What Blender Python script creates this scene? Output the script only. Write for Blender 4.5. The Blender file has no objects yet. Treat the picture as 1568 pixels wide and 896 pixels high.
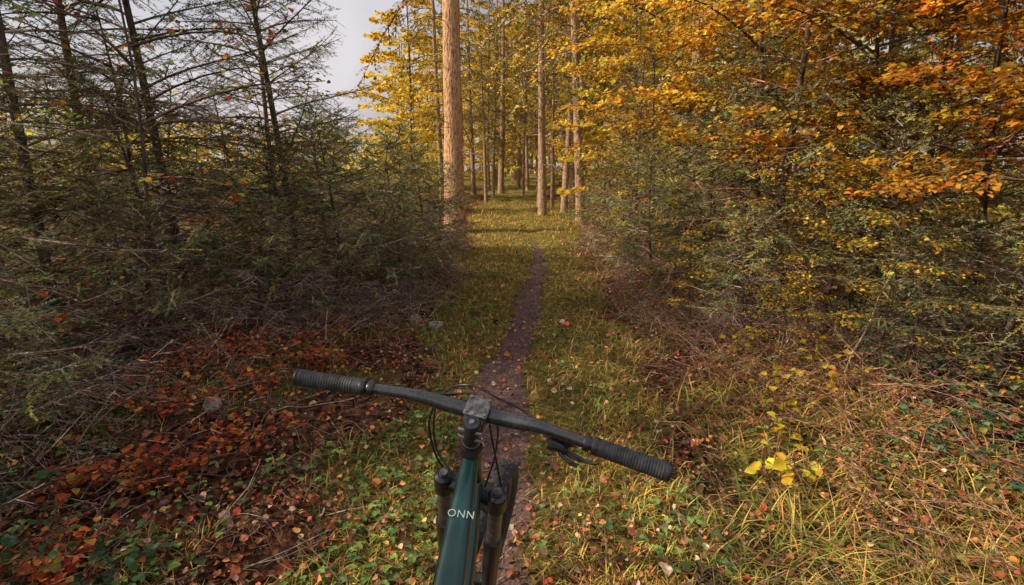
import bpy, math, random, bmesh
import numpy as np
from mathutils import Matrix, Vector
rng=np.random.default_rng(11)
scene=bpy.context.scene
scene.view_settings.view_transform='Standard'
scene.view_settings.look='None'
scene.view_settings.exposure=0
R=math.radians
def U(a,b,n=None): return rng.uniform(a,b,n)
def nrm(v): 
    return v/np.maximum(np.linalg.norm(v,axis=-1,keepdims=True),1e-9)
# ------------------------------------------------------------ noise
_lat=np.random.default_rng(3).random((256,256))
def vnoise(x,y,s,o=0.0):
    x=np.asarray(x,float)/s+o+1000.3; y=np.asarray(y,float)/s+o*1.7+1000.7
    xi=np.floor(x).astype(int); yi=np.floor(y).astype(int)
    fx=x-xi; fy=y-yi; fx=fx*fx*(3-2*fx); fy=fy*fy*(3-2*fy)
    a=_lat[xi%256,yi%256]; b=_lat[(xi+1)%256,yi%256]; c=_lat[xi%256,(yi+1)%256]; d=_lat[(xi+1)%256,(yi+1)%256]
    return (a*(1-fx)+b*fx)*(1-fy)+(c*(1-fx)+d*fx)*fy
def sst(a,b,x):
    t=np.clip((x-a)/(b-a),0,1); return t*t*(3-2*t)
def xc(y): return np.interp(y,[-5,0,3.6,5.6,7.9,10,14,20,30,60],[-.3,-.2,-.08,.13,.39,.5,.4,.05,-.3,-1])+.12*(vnoise(y,0*np.asarray(y,float),1.1,8)-.5)
def lx(y): return np.interp(y,[-5,0,2.5,4,5.5,8,16,25,60],[-1.3,-1.3,-1.1,-.75,-.8,-1.0,-1.4,-1.3,-3])
def rx(y): return np.interp(y,[-5,0,4,6,10,16,25,60],[.9,.9,1.1,1.2,1.4,2.1,1.9,3])
def H(x,y):
    x=np.asarray(x,float); y=np.asarray(y,float)
    b=.07*(vnoise(x,y,1.6)-.5)+.03*(vnoise(x,y,.45,5)-.5)+.015*(vnoise(x,y,.15,9)-.5)
    b=b+.5*(vnoise(x,y,12,2)-.5)*sst(9,30,np.hypot(x,y))
    b=b+.018*np.clip(y-6,0,60)
    b=b-.035*np.exp(-((x-xc(y))/.17)**2)
    side=sst(0.1,1.4,np.maximum(lx(y)-x,x-rx(y)))
    return b+side*(.10+.12*(vnoise(x,y,.9,7)-.3))
# ------------------------------------------------------------ mesh builder
class MB:
    def __init__(s): s.v=[];s.c=[];s.f=[];s.n=0
    def add(s,V,F,mat=0,C=(1,1,1)):
        V=np.asarray(V,float).reshape(-1,3); F=np.asarray(F,int)
        C=np.asarray(C,float)
        if C.ndim==1: C=np.tile(C,(len(V),1))
        s.v.append(V); s.c.append(C); s.f.append((F+s.n,mat)); s.n+=len(V)
    def mesh(s,name,mats,smooth=False):
        V=np.concatenate(s.v); C=np.concatenate(s.c)
        C=np.concatenate([C,np.ones((len(C),1))],1)
        li=np.concatenate([f.ravel() for f,_ in s.f])
        tot=np.concatenate([np.full(len(f),f.shape[1]) for f,_ in s.f])
        mi=np.concatenate([np.full(len(f),m) for f,m in s.f])
        st=np.concatenate([[0],np.cumsum(tot)[:-1]])
        me=bpy.data.meshes.new(name)
        me.vertices.add(len(V)); me.vertices.foreach_set('co',V.astype(np.float32).ravel())
        me.loops.add(len(li)); me.loops.foreach_set('vertex_index',li.astype(np.int32))
        me.polygons.add(len(tot)); me.polygons.foreach_set('loop_start',st.astype(np.int32))
        me.polygons.foreach_set('material_index',mi.astype(np.int32))
        if smooth: me.polygons.foreach_set('use_smooth',np.ones(len(tot),bool))
        for m in mats: me.materials.append(m)
        me.update(calc_edges=True)
        ca=me.color_attributes.new('Col','FLOAT_COLOR','POINT')
        ca.data.foreach_set('color',C.astype(np.float32).ravel())
        me.update()
        return me
    def obj(s,name,mats,smooth=False,parent=None):
        o=bpy.data.objects.new(name,s.mesh(name,mats,smooth))
        scene.collection.objects.link(o)
        if parent: o.parent=parent
        return o
def place(name,me,x,y,rz=0,sc=1,tilt=(0,0),dz=-.03):
    o=bpy.data.objects.new(name,me); scene.collection.objects.link(o)
    o.location=(x,y,float(H(x,y))+dz); o.rotation_euler=(tilt[0],tilt[1],rz); o.scale=(sc,sc,sc)
    return o
# batched primitives
def sticks(mb,P0,P1,r0,r1,mat,C):
    P0=np.asarray(P0).reshape(-1,3);P1=np.asarray(P1).reshape(-1,3); n=len(P0)
    if n==0: return
    D=nrm(P1-P0); ref=np.where(np.abs(D[:,2:3])>.9,[[1,0,0]],[[0,0,1]])
    S=nrm(np.cross(D,ref)); T=np.cross(S,D)
    r0=np.broadcast_to(r0,(n,));r1=np.broadcast_to(r1,(n,))
    V=np.zeros((n,6,3))
    for k in range(3):
        a=k*2*math.pi/3; d=math.cos(a)*S+math.sin(a)*T
        V[:,k]=P0+d*r0[:,None]; V[:,3+k]=P1+d*r1[:,None]
    F=np.array([[0,1,4,3],[1,2,5,4],[2,0,3,5]])
    F=(F[None]+6*np.arange(n)[:,None,None]).reshape(-1,4)
    C=np.asarray(C,float)
    if C.ndim==2: C=np.repeat(C,6,0)
    mb.add(V.reshape(-1,3),F,mat,C)
def slivers(mb,P0,P1,r0,mat,C):
    n=len(P0)
    if n==0: return
    D=nrm(P1-P0); S=nrm(np.cross(D,rng.normal(0,1,(n,3))))
    V=np.stack([P0-S*r0[:,None],P0+S*r0[:,None],P1],1)
    F=np.arange(3*n).reshape(n,3)
    mb.add(V.reshape(-1,3),F,mat,np.repeat(C,3,0))
def batch(mb,T,F,P,D,S,Up,L,W,mat,C,shade=None):
    n=len(P);k=len(T)
    if n==0: return
    L=np.broadcast_to(L,(n,)).reshape(n,1,1);W=np.broadcast_to(W,(n,)).reshape(n,1,1)
    V=P[:,None]+L*T[None,:,0:1]*D[:,None]+W*T[None,:,1:2]*S[:,None]+W*T[None,:,2:3]*Up[:,None]
    FF=(F[None]+k*np.arange(n)[:,None,None]).reshape(-1,F.shape[1])
    C=np.asarray(C,float)
    if C.ndim==1: C=np.tile(C,(n,1))
    CC=np.repeat(C,k,0)
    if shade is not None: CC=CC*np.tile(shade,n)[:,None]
    mb.add(V.reshape(-1,3),FF,mat,CC)
LEAF_T=np.array([[0,0,0],[.3,.42,.12],[.68,.38,.14],[1,0,-.1],[.68,-.38,.14],[.3,-.42,.12]])
LEAF_F=np.array([[0,5,4,3],[0,3,2,1]])
RH_T=np.array([[0,0,0],[.45,.5,.1],[1,0,0],[.45,-.5,.1]]);RH_F=np.array([[0,3,2,1]])
def frame(D,rand=0.0,n=None):
    D=nrm(D); ref=np.tile([[0,0,1.0]],(len(D),1))+rng.normal(0,rand+1e-4,D.shape)
    S=nrm(np.cross(D,ref)); return D,S,np.cross(S,D)
def leaves(mb,P,D,L,mat,C,rand=.5,aspect=1.0,rh=False):
    D,S,Up=frame(D,rand)
    batch(mb,RH_T if rh else LEAF_T,RH_F if rh else LEAF_F,P,D,S,Up,L,np.asarray(L)*aspect,mat,C)
def pal(cols,w,n,jit=.2):
    cols=np.array(cols,float);w=np.array(w,float);w/=w.sum()
    c=cols[rng.choice(len(cols),n,p=w)]
    return np.clip(c*(1+rng.normal(0,jit,(n,1)))*(1+rng.normal(0,.08,(n,3))),.004,.9)
def twig_template(np_=7,bw=.1):
    V=[];F=[];sh=[]
    r=np.random.default_rng(5)
    for i in range(np_):
        a=.04+.9*i/(np_-1)
        for s in (-1,1):
            up=r.uniform(-.35,.65); b=len(V); k=(1-.35*a)
            V+= [[a-bw/2,0,0],[a+bw/2,0,0],[a+.12+r.uniform(-.03,.03),s*k*r.uniform(.8,1.1),up]]
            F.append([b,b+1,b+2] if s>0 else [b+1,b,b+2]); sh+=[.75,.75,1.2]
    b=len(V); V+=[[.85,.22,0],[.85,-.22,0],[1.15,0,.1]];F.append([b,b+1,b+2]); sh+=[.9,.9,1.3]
    return np.array(V),np.array(F),np.array(sh)
TW,TWF,TWS=twig_template(6,.125)
TWL,TWLF,TWLS=twig_template(4,.16)
# ------------------------------------------------------------ materials
def newmat(name):
    m=bpy.data.materials.new(name); m.use_nodes=True
    nt=m.node_tree; nt.nodes.clear()
    out=nt.nodes.new('ShaderNodeOutputMaterial')
    return m,nt,out
def N(nt,t,**k):
    n=nt.nodes.new(t)
    for a,b in k.items(): setattr(n,a,b)
    return n
def foliage(name,trans=.35,noise_s=30,objvar=.25,amp=.35):
    m,nt,out=newmat(name); l=nt.links.new
    at=N(nt,'ShaderNodeAttribute',attribute_name='Col')
    tc=N(nt,'ShaderNodeTexCoord'); no=N(nt,'ShaderNodeTexNoise'); no.inputs['Scale'].default_value=noise_s; no.inputs['Detail'].default_value=0
    l(tc.outputs['Object'],no.inputs['Vector'])
    oi=N(nt,'ShaderNodeObjectInfo')
    mr=N(nt,'ShaderNodeMapRange'); mr.inputs[3].default_value=1-amp; mr.inputs[4].default_value=1+amp; mr.inputs[1].default_value=.3;mr.inputs[2].default_value=.7
    l(no.outputs['Fac'],mr.inputs[0])
    mo=N(nt,'ShaderNodeMapRange'); mo.inputs[3].default_value=1-objvar; mo.inputs[4].default_value=1+objvar
    l(oi.outputs['Random'],mo.inputs[0])
    mu=N(nt,'ShaderNodeMath',operation='MULTIPLY'); l(mr.outputs[0],mu.inputs[0]); l(mo.outputs[0],mu.inputs[1])
    vm=N(nt,'ShaderNodeVectorMath',operation='SCALE'); l(at.outputs['Color'],vm.inputs[0]); l(mu.outputs[0],vm.inputs['Scale'])
    p=N(nt,'ShaderNodeBsdfDiffuse')
    l(vm.outputs[0],p.inputs['Color'])
    if trans>0:
        t=N(nt,'ShaderNodeBsdfTranslucent'); l(vm.outputs[0],t.inputs['Color'])
        mx=N(nt,'ShaderNodeMixShader'); mx.inputs[0].default_value=trans
        l(p.outputs[0],mx.inputs[1]);l(t.outputs[0],mx.inputs[2]);l(mx.outputs[0],out.inputs[0])
    else: l(p.outputs[0],out.inputs[0])
    return m
M_needle=foliage('spruce_needles',0,6,.28,.45)
M_leaf=foliage('leaf',.5,25,.12,.25)
M_grass=foliage('grass_blade',.3,8,0,.35)
M_litter=foliage('dry_leaf',0,60,0,.35)
M_twig=foliage('twig_bark',0,40,.2,.4)
def bark(name,c1,c2,sz=(9,9,1.6),bump=.6):
    m,nt,out=newmat(name); l=nt.links.new
    tc=N(nt,'ShaderNodeTexCoord'); mp=N(nt,'ShaderNodeMapping'); mp.inputs['Scale'].default_value=sz
    l(tc.outputs['Object'],mp.inputs[0])
    no=N(nt,'ShaderNodeTexNoise'); no.inputs['Scale'].default_value=2.2; no.inputs['Detail'].default_value=6; no.inputs['Roughness'].default_value=.65
    vo=N(nt,'ShaderNodeTexVoronoi'); vo.inputs['Scale'].default_value=3
    l(mp.outputs[0],no.inputs[0]); l(mp.outputs[0],vo.inputs[0])
    ad=N(nt,'ShaderNodeMath',operation='MULTIPLY_ADD'); ad.inputs[1].default_value=.5
    l(vo.outputs['Distance'],ad.inputs[0]); l(no.outputs['Fac'],ad.inputs[2])
    cr=N(nt,'ShaderNodeValToRGB'); cr.color_ramp.elements[0].position=.42; cr.color_ramp.elements[1].position=.85
    cr.color_ramp.elements[0].color=(*c1,1); cr.color_ramp.elements[1].color=(*c2,1)
    l(ad.outputs[0],cr.inputs[0])
    p=N(nt,'ShaderNodeBsdfDiffuse')
    l(cr.outputs[0],p.inputs['Color'])
    bp=N(nt,'ShaderNodeBump'); bp.inputs['Strength'].default_value=bump; bp.inputs['Distance'].default_value=.04
    l(ad.outputs[0],bp.inputs['Height']); l(bp.outputs[0],p.inputs['Normal']); l(p.outputs[0],out.inputs[0])
    return m
M_bark=bark('bark_dark',(.03,.022,.019),(.14,.105,.085))
M_pine=bark('bark_pine',(.15,.08,.05),(.62,.38,.22),(9,9,3),.9)
M_grey=bark('bark_grey',(.10,.07,.05),(.44,.30,.20),(10,10,3),.9)
# ------------------------------------------------------------ ground
def build_ground():
    u=np.linspace(-1,1,380); xs=200*np.sinh(6.2*u)/math.sinh(6.2)
    v=np.linspace(-1,1,440); ys=3+260*np.sinh(6.2*v)/math.sinh(6.2)
    X,Y=np.meshgrid(xs,ys); Z=H(X,Y)
    V=np.stack([X,Y,Z],-1).reshape(-1,3)
    nx=len(xs);i=np.arange(len(ys)-1)[:,None]*nx+np.arange(nx-1)[None]
    F=np.stack([i,i+1,i+nx+1,i+nx],-1).reshape(-1,4)
    tr=trailmask(X,Y); gr=grassmask(X,Y); li=littermask(X,Y)
    C=np.stack([tr,gr,li],-1).reshape(-1,3)
    mb=MB(); mb.add(V,F,0,C)
    m,nt,out=newmat('forest_floor'); l=nt.links.new
    at=N(nt,'ShaderNodeAttribute',attribute_name='Col'); sp=N(nt,'ShaderNodeSeparateColor'); l(at.outputs['Color'],sp.inputs[0])
    tc=N(nt,'ShaderNodeTexCoord')
    def noise(s,d=6,r=.6):
        n=N(nt,'ShaderNodeTexNoise'); n.inputs['Scale'].default_value=s;n.inputs['Detail'].default_value=d;n.inputs['Roughness'].default_value=r
        l(tc.outputs['Object'],n.inputs[0]); return n.outputs['Fac']
    def ramp(f,*st):
        c=N(nt,'ShaderNodeValToRGB'); e=c.color_ramp.elements
        while len(e)<len(st): e.new(.5)
        for q,(p,col) in zip(e,st): q.position=p;q.color=(*col,1)
        l(f,c.inputs[0]); return c.outputs[0]
    n1=noise(14,5,.7); n2=noise(55,5,.7)
    vo=N(nt,'ShaderNodeTexVoronoi'); vo.inputs['Scale'].default_value=28; vo.inputs['Randomness'].default_value=1; l(tc.outputs['Object'],vo.inputs[0])
    soil=ramp(n2,(.3,(.03,.02,.016)),(.55,(.085,.055,.04)),(.75,(.18,.11,.07)))
    trail=ramp(n2,(.3,(.07,.042,.038)),(.5,(.21,.135,.125)),(.72,(.44,.31,.28)))
    grs=ramp(n1,(.3,(.05,.05,.017)),(.5,(.19,.165,.045)),(.7,(.38,.28,.09)))
    lit=ramp(vo.outputs['Color'],(.2,(.035,.02,.015)),(.5,(.14,.06,.038)),(.8,(.28,.13,.07)))
    def mix(f,a,b):
        x=N(nt,'ShaderNodeMix',data_type='RGBA'); l(f,x.inputs[0]); l(a,x.inputs[6]); l(b,x.inputs[7]); return x.outputs[2]
    def sharp(ch,w=.35,k=1.0):
        a=N(nt,'ShaderNodeMath',operation='ADD'); l(sp.outputs[ch],a.inputs[0])
        s=N(nt,'ShaderNodeMath',operation='MULTIPLY_ADD'); l(n1,s.inputs[0]); s.inputs[1].default_value=k; s.inputs[2].default_value=-.5*k; l(s.outputs[0],a.inputs[1])
        r=N(nt,'ShaderNodeMapRange'); r.inputs[1].default_value=.5-w;r.inputs[2].default_value=.5+w; l(a.outputs[0],r.inputs[0]); return r.outputs[0]
    c=mix(sharp(2),soil,lit); c=mix(sharp(1),c,grs); c=mix(sharp(0,.25,1.8),c,trail)
    p=N(nt,'ShaderNodeBsdfDiffuse'); l(c,p.inputs['Color'])
    bp=N(nt,'ShaderNodeBump'); bp.inputs['Strength'].default_value=1; bp.inputs['Distance'].default_value=.04
    l(n2,bp.inputs['Height']); l(bp.outputs[0],p.inputs['Normal']); l(p.outputs[0],out.inputs[0])
    mb.obj('ground',[m],True)
def trailmask(x,y):
    w=np.interp(y,[0,4,6,8,10,13],[.17,.125,.105,.085,.05,.0])*(.45+1.1*vnoise(x,y,.35,4))
    return (1-sst(w*.7,w*1.35+.04,np.abs(x-xc(y))))*(1-sst(9,13,y))
def grassmask(x,y):
    ins=np.minimum(x-lx(y),rx(y)-x)+.6*(vnoise(x,y,.6,3)-.5)
    g=sst(-.1,.25,ins)
    right=sst(-.1,.3,x-rx(y))*.65*sst(.25,.6,vnoise(x,y,.8,12))
    left=sst(-.1,.3,lx(y)-x)*.5*sst(.35,.65,vnoise(x,y,.5,17))
    far=sst(25,40,np.hypot(x,y))*.8
    return np.clip(np.maximum(np.maximum(np.maximum(g*(1-.95*trailmask(x,y)),right),left),far),0,1)
def littermask(x,y):
    return np.clip(1.0-.8*grassmask(x,y)-.6*trailmask(x,y),0,1)*(1-sst(30,60,np.hypot(x,y)))
build_ground()
# ------------------------------------------------------------ scatter on ground
def samp(n,ymin=.9,ymax=16,xw=1.1):
    y=ymin+(ymax-ymin)*U(0,1,n)**1.7
    x=U(-1,1,n)*(y*xw+.8)
    return x,y
def grass():
    mb=MB()
    n=240000
    x,y=samp(n,.8,22)
    keep=U(0,1,n)<grassmask(x,y)*(.35+.75*vnoise(x,y,.25,21))*(1-.9*trailmask(x,y))*np.where(x-rx(y)>.3,.6,1)
    keep&=(x>-3)&(x<5)
    x=x[keep];y=y[keep];n=len(x)
    z=H(x,y)-.01
    edge=sst(0,.7,x-rx(y)+.35)
    tuft=vnoise(x,y,.35,33)
    ht=(.04+.07*U(0,1,n)**1.5+.07*tuft)*(1+1.4*edge)+ .004*np.clip(y-4,0,20)
    ht*=(1-.45*np.exp(-((x-xc(y))/.4)**2))
    az=U(0,2*math.pi,n)+0; lean=U(.2,1.2,n)+.45*edge
    D=np.stack([np.cos(az)*lean,np.sin(az)*lean,np.ones(n)],-1);D=nrm(D)
    S=nrm(np.cross(D,[0,0,1.]))
    w=(.0020+.0016*U(0,1,n))*(1+.12*np.clip(y-2,0,14))
    T=np.array([[0,1,0],[0,-1,0],[.5,.8,0],[.5,-.8,0],[1,0,0]])
    P=np.stack([x,y,z],-1)
    V=P[:,None]+ht[:,None,None]*T[None,:,0:1]*D[:,None]+w[:,None,None]*T[None,:,1:2]*S[:,None]
    bend=(U(.1,.55,n)*ht)[:,None]*np.array([0,0,.12,.12,1])[None]
    V[:,:,2]-=bend; V[:,:,0]+=np.cos(az)[:,None]*bend*.6; V[:,:,1]+=np.sin(az)[:,None]*bend*.6
    F=np.array([[0,1,3],[0,3,2],[2,3,4]]);FF=(F[None]+5*np.arange(n)[:,None,None]).reshape(-1,3)
    yel=vnoise(x,y,.7,41)+.25*U(-1,1,n)+.24*edge+.25*sst(6,10,y)+.04  # grass down the trail yellowed: sunlit far path put into blade colour
    ca=pal([(.22,.30,.06),(.31,.37,.075),(.14,.18,.05)],[4,3,2],n)
    cb=pal([(.68,.48,.11),(.76,.56,.18),(.56,.43,.10),(.58,.29,.11),(.36,.22,.12)],[4,3,3,2.5,1.8],n)
    t=sst(.3,.6,yel)[:,None]; sel=(U(0,1,n)[:,None]<(.36+.6*t))
    C=np.where(sel,cb,ca)
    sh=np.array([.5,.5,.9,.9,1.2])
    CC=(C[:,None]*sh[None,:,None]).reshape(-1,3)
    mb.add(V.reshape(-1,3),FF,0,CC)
    mb.obj('grass',[M_grass])
grass()
def fallen_leaves():
    mb=MB(); n=62000
    x,y=samp(n,.8,16)
    dens=.24+.86*littermask(x,y)
    dens*=.35+vnoise(x,y,.3,51)
    k=(U(0,1,n)<dens)&(x>-6)&(x<6); x=x[k];y=y[k];n=len(x)
    L=U(.012,.034,n)*(1+.03*y)
    big=U(0,1,n)<.06; L=np.where(big,L*2.0,L)
    g=grassmask(x,y)
    z=H(x,y)+.006+U(0,.02,n)+.06*g*U(0,1,n)
    D=rng.normal(0,1,(n,3)); D[:,2]*=.4
    C=pal([(.24,.10,.06),(.34,.15,.085),(.50,.21,.09),(.46,.10,.05),(.55,.38,.25),(.13,.07,.05)],[5,4,2,1.2,2.2,4],n,.28)
    brite=(U(0,1,n)<.11); C[brite]=pal([(.74,.24,.09),(.70,.14,.07),(.74,.46,.12)],[3,3,1.5],brite.sum())
    leaves(mb,np.stack([x,y,z],-1),D,L,0,C,.75,1.0)
    mb.obj('fallen_leaves',[M_litter])
fallen_leaves()
def clover():
    mb=MB(); n=30000
    x,y=samp(n,.9,7)
    patch=vnoise(x,y,.45,61)
    wgt=np.where((x<-.2)&(y<3.6),.9,.3)
    wgt=np.where(x>1.2,.45,wgt)
    k=(U(0,1,n)<sst(.42,.8,patch)*wgt)&(U(0,1,n)<.2+grassmask(x,y))&(trailmask(x,y)<.2)
    x=x[k];y=y[k];n=len(x)
    z=H(x,y)+U(.02,.07,n)
    C=pal([(.18,.29,.08),(.25,.37,.10),(.12,.19,.08)],[3,2,3],n,.25)
    a0=U(0,6.28,n)
    L=U(.010,.027,n)
    for q in range(3):
        a=a0+q*2.094
        D=np.stack([np.cos(a),np.sin(a),U(-.1,.3,n)],-1)
        leaves(mb,np.stack([x,y,z],-1),D,L,0,C,.2,1.15)
    sticks(mb,np.stack([x,y,z],-1),np.stack([x+U(-.01,.01,n),y,z-.07],-1),.001,.001,0,C*.6)
    mb.obj('clover_patch',[M_grass])
clover()
def twigs_ground():
    mb=MB(); n=10000
    x,y=samp(n,1,12); k=U(0,1,n)<littermask(x,y)*.9+.05; x=x[k];y=y[k];n=len(x)
    az=U(0,6.28,n); L=U(.06,.35,n)*U(.5,1.4,n)
    el=U(-.05,.4,n)
    P0=np.stack([x,y,H(x,y)+.01],-1); P1=P0+np.stack([np.cos(az)*L,np.sin(az)*L,el*L],-1)
    mid=(P0+P1)/2+rng.normal(0,.02,(n,3))
    C=pal([(.26,.19,.15),(.44,.35,.28),(.13,.09,.07)],[3,2,2],n)
    r=U(.0013,.0035,n)
    sticks(mb,P0,mid,r,r*.8,0,C); sticks(mb,mid,P1,r*.8,r*.4,0,C)
    mb.obj('fallen_twigs',[M_twig])
twigs_ground()
# ------------------------------------------------------------ trunk
def trunk(mb,Ht,r0,r1,mat,col=(1,1,1),bend=.1,seg=14,nz=16,flare=.35):
    zz=np.linspace(0,1,nz)**1.2; ph=U(0,6.28)
    ax=bend*np.sin(zz*3+ph)-bend*math.sin(ph); ay=bend*np.cos(zz*2.3+ph)-bend*math.cos(ph)
    a=np.linspace(0,2*math.pi,seg,endpoint=False)
    V=[]
    for i,t in enumerate(zz):
        r=r0+(r1-r0)*t; r*=1+flare*math.exp(-t*Ht/.25)
        rr=r*(1+.06*np.sin(a*3+i)+.04*np.cos(a*5+2*i))
        V.append(np.stack([ax[i]+rr*np.cos(a),ay[i]+rr*np.sin(a),np.full(seg,t*Ht-.15)],-1))
    V=np.concatenate(V);i=np.arange(nz-1)[:,None]*seg;j=np.arange(seg)[None]
    F=np.stack([i+j,i+(j+1)%seg,i+seg+(j+1)%seg,i+seg+j],-1).reshape(-1,4)
    mb.add(V,F,mat,col)
    return lambda z:(np.interp(z,zz*Ht-.15,ax),np.interp(z,zz*Ht-.15,ay))
# ------------------------------------------------------------ spruce
DC0=((.26,.19,.15),(.42,.34,.27),(.16,.11,.09))
def gen_spruce(name,Ht,Rm,z0,nb,tr,dead_z,cols,low=False,barkm=None,dens=1.0,droop=.35,deadcol=DC0,deadp=.4,bare=0.0,zpow=1.05,tbend=None,stubs=0):
    mb=MB(); ctr=trunk(mb,Ht,tr,tr*.15,1,bend=(.06 if not low else .15) if tbend is None else tbend,nz=14 if not low else 24)
    T,TF,TS=(TWL,TWLF,TWLS) if low else (TW,TWF,TWS)
    tp=[];td=[];tl=[];s0=[];s1=[];sr0=[];sr1=[];w0=[];w1=[];wr=[]
    az=U(0,6)
    for i in range(stubs):
        z=U(.8,z0+1.5);a=U(0,6.28);l=U(.15,1.0);bx,by=ctr(z);A=np.array([math.cos(a),math.sin(a),U(-.35,.15)])
        p0=np.array([bx,by,z]);p1=p0+A*l;s0.append(p0[None]);s1.append(p1[None]);sr0.append([.012]);sr1.append([.004])
        for q in range(3):
            t=U(.4,1);w0.append((p0+A*l*t)[None]);w1.append((p0+A*l*t+rng.normal(0,.13,3)+[0,0,-.06])[None]);wr.append([.006])
    for i in range(nb):
        q=(i+.5)/nb; z=z0+(Ht-z0)*q**zpow
        az+=2.399+U(-.4,.4)
        rel=(z-z0)/(Ht-z0)
        Lb=(Rm*(1-rel)**.75*U(.5,1.18)+.12)
        e0=U(-.05,.45)+.5*rel; dr=droop*U(.5,1.6)*(1-rel)
        up=.25*(1-rel)
        A=np.array([math.cos(az),math.sin(az),0]); bx,by=ctr(z)
        B=np.array([bx,by,z])
        wob=U(-.25,.25)
        Sd=np.array([-A[1],A[0],0])
        f=lambda t:B+A*Lb*t[:,None]+Sd*(wob*Lb*t**2)[:,None]+np.array([0,0,1])*(Lb*(e0*t-dr*t**2*1.3+up*t**4))[:,None]
        ts=np.linspace(0,1,7); pts=f(ts)
        br=.004+.008*Lb
        if low: br*=1.5
        rr=br*(1-.8*ts)
        s0.append(pts[:-1]);s1.append(pts[1:]);sr0.append(rr[:-1]);sr1.append(rr[1:])
        dead = z<dead_z*U(.6,1.2)
        dead_full = (dead and U(0,1)<deadp) or U(0,1)<bare
        n2=int((Lb*(13 if not low else 6)+4)*dens)
        for j in range(n2):
            t=.12+.86*(j+U(0,.9))/n2; t=min(t,.99)
            p=f(np.array([t]))[0]; p2=f(np.array([min(t+.02,1.0)]))[0]
            tan=p2-p if t<.98 else A; tan=tan/np.linalg.norm(tan)
            sgn=1 if j%2 else -1; an=R(U(30,65))
            l2=(.42*Lb*(1-t)**.8+.09)*U(.6,1.25)
            d2=tan*math.cos(an)+Sd*sgn*math.sin(an)+np.array([0,0,U(-.85,.30)]); d2/=np.linalg.norm(d2)
            e=p+d2*l2+np.array([0,0,-.12*l2])
            w0.append(p[None]);w1.append(e[None]);wr.append([max(br*.4,.003)])
            step=.055 if not low else .16
            n3=max(2,int(l2/step)); tt=(np.arange(n3)+U(0,1))/n3
            q3=p+(e-p)*tt[:,None]
            sd3=np.cross(d2,[0,0,1.]);sd3/=np.linalg.norm(sd3)+1e-9
            sg=np.where(np.arange(n3)%2,1,-1)
            aa=np.radians(U(30,60,n3))
            d3=d2*np.cos(aa)[:,None]+sd3*(sg*np.sin(aa))[:,None]+np.stack([np.zeros(n3)]*2+[U(-.6,.3,n3)],-1)
            l3=U(.06,.13,n3)*(1-.4*tt) if not low else U(.14,.3,n3)
            isdead = dead_full or (dead and t<U(.1,.7)) or (t<U(.0,.3))
            if isdead:
                w0.append(q3);w1.append(q3+nrm(d3)*(l3*1.3)[:,None]);wr.append(np.full(n3,.003 if not low else .006))
            else:
                tp.append(q3);td.append(d3);tl.append(l3)
                nn=max(1,int(l2/(.12 if not low else .3))); t4=np.arange(nn)/nn
                tp.append(p+(e-p)*t4[:,None]); td.append(np.tile(d2,(nn,1))); tl.append(np.full(nn,l2/nn*1.1))
        if not dead_full:
            ta=np.linspace(.55,.97,5); tp.append(f(ta)); td.append(f(ta+.03)-f(ta)); tl.append(np.full(5,.13*Lb+.02))
    P0=np.concatenate(s0);P1=np.concatenate(s1);r0=np.concatenate(sr0);r1=np.concatenate(sr1)
    C=pal(deadcol,[3,2,2],len(P0),.2)
    if low: r0=np.maximum(r0,.004); r1=np.maximum(r1,.002)
    sticks(mb,P0,P1,r0,r1,2,C)
    W0=np.concatenate(w0);W1=np.concatenate(w1)
    slivers(mb,W0,W1,np.concatenate(wr),2,pal(deadcol,[3,2,2],len(W0),.2))
    P=np.concatenate(tp);D=np.concatenate(td);L=np.concatenate(tl);n=len(P)
    D,S,Up=frame(D,.35)
    cl=vnoise(P[:,0]+P[:,2]*.7,P[:,1]-P[:,2]*.4,.35,3)
    C=pal(cols,np.ones(len(cols)),n,.25)*(.5+1.0*cl)[:,None]
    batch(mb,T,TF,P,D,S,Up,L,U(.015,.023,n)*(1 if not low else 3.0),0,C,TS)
    return mb.mesh(name,[M_needle,barkm or M_bark,M_twig])
GREEN=[(.12,.16,.085),(.17,.21,.09),(.25,.25,.10),(.10,.14,.095),(.40,.33,.12)]
OLIVE=[(.18,.20,.05),(.28,.26,.065),(.38,.30,.08),(.13,.15,.05)]
GOLD=[(.60,.40,.06),(.45,.34,.06),(.70,.46,.08),(.32,.28,.06)]
spA=gen_spruce('young_spruce_a',5.4,1.5,.15,88,.045,1.1,GREEN,dens=.9,bare=.12)
spL=gen_spruce('lattice_spruce',5.8,1.6,.4,80,.05,2.0,GREEN,dens=.8,deadp=.7,bare=.44)
spB=gen_spruce('young_spruce_b',3.2,1.35,.10,80,.04,1.3,GREEN,zpow=1.2,bare=.15)
spC=gen_spruce('young_spruce_c',2.2,1.15,.08,76,.03,1.15,GREEN+OLIVE[:2],zpow=1.2,bare=.15)
spR=gen_spruce('young_spruce_r',4.8,1.4,.12,90,.045,1.5,GREEN+OLIVE,deadcol=((.34,.17,.12),(.40,.27,.19),(.18,.09,.07)),bare=.08)
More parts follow.
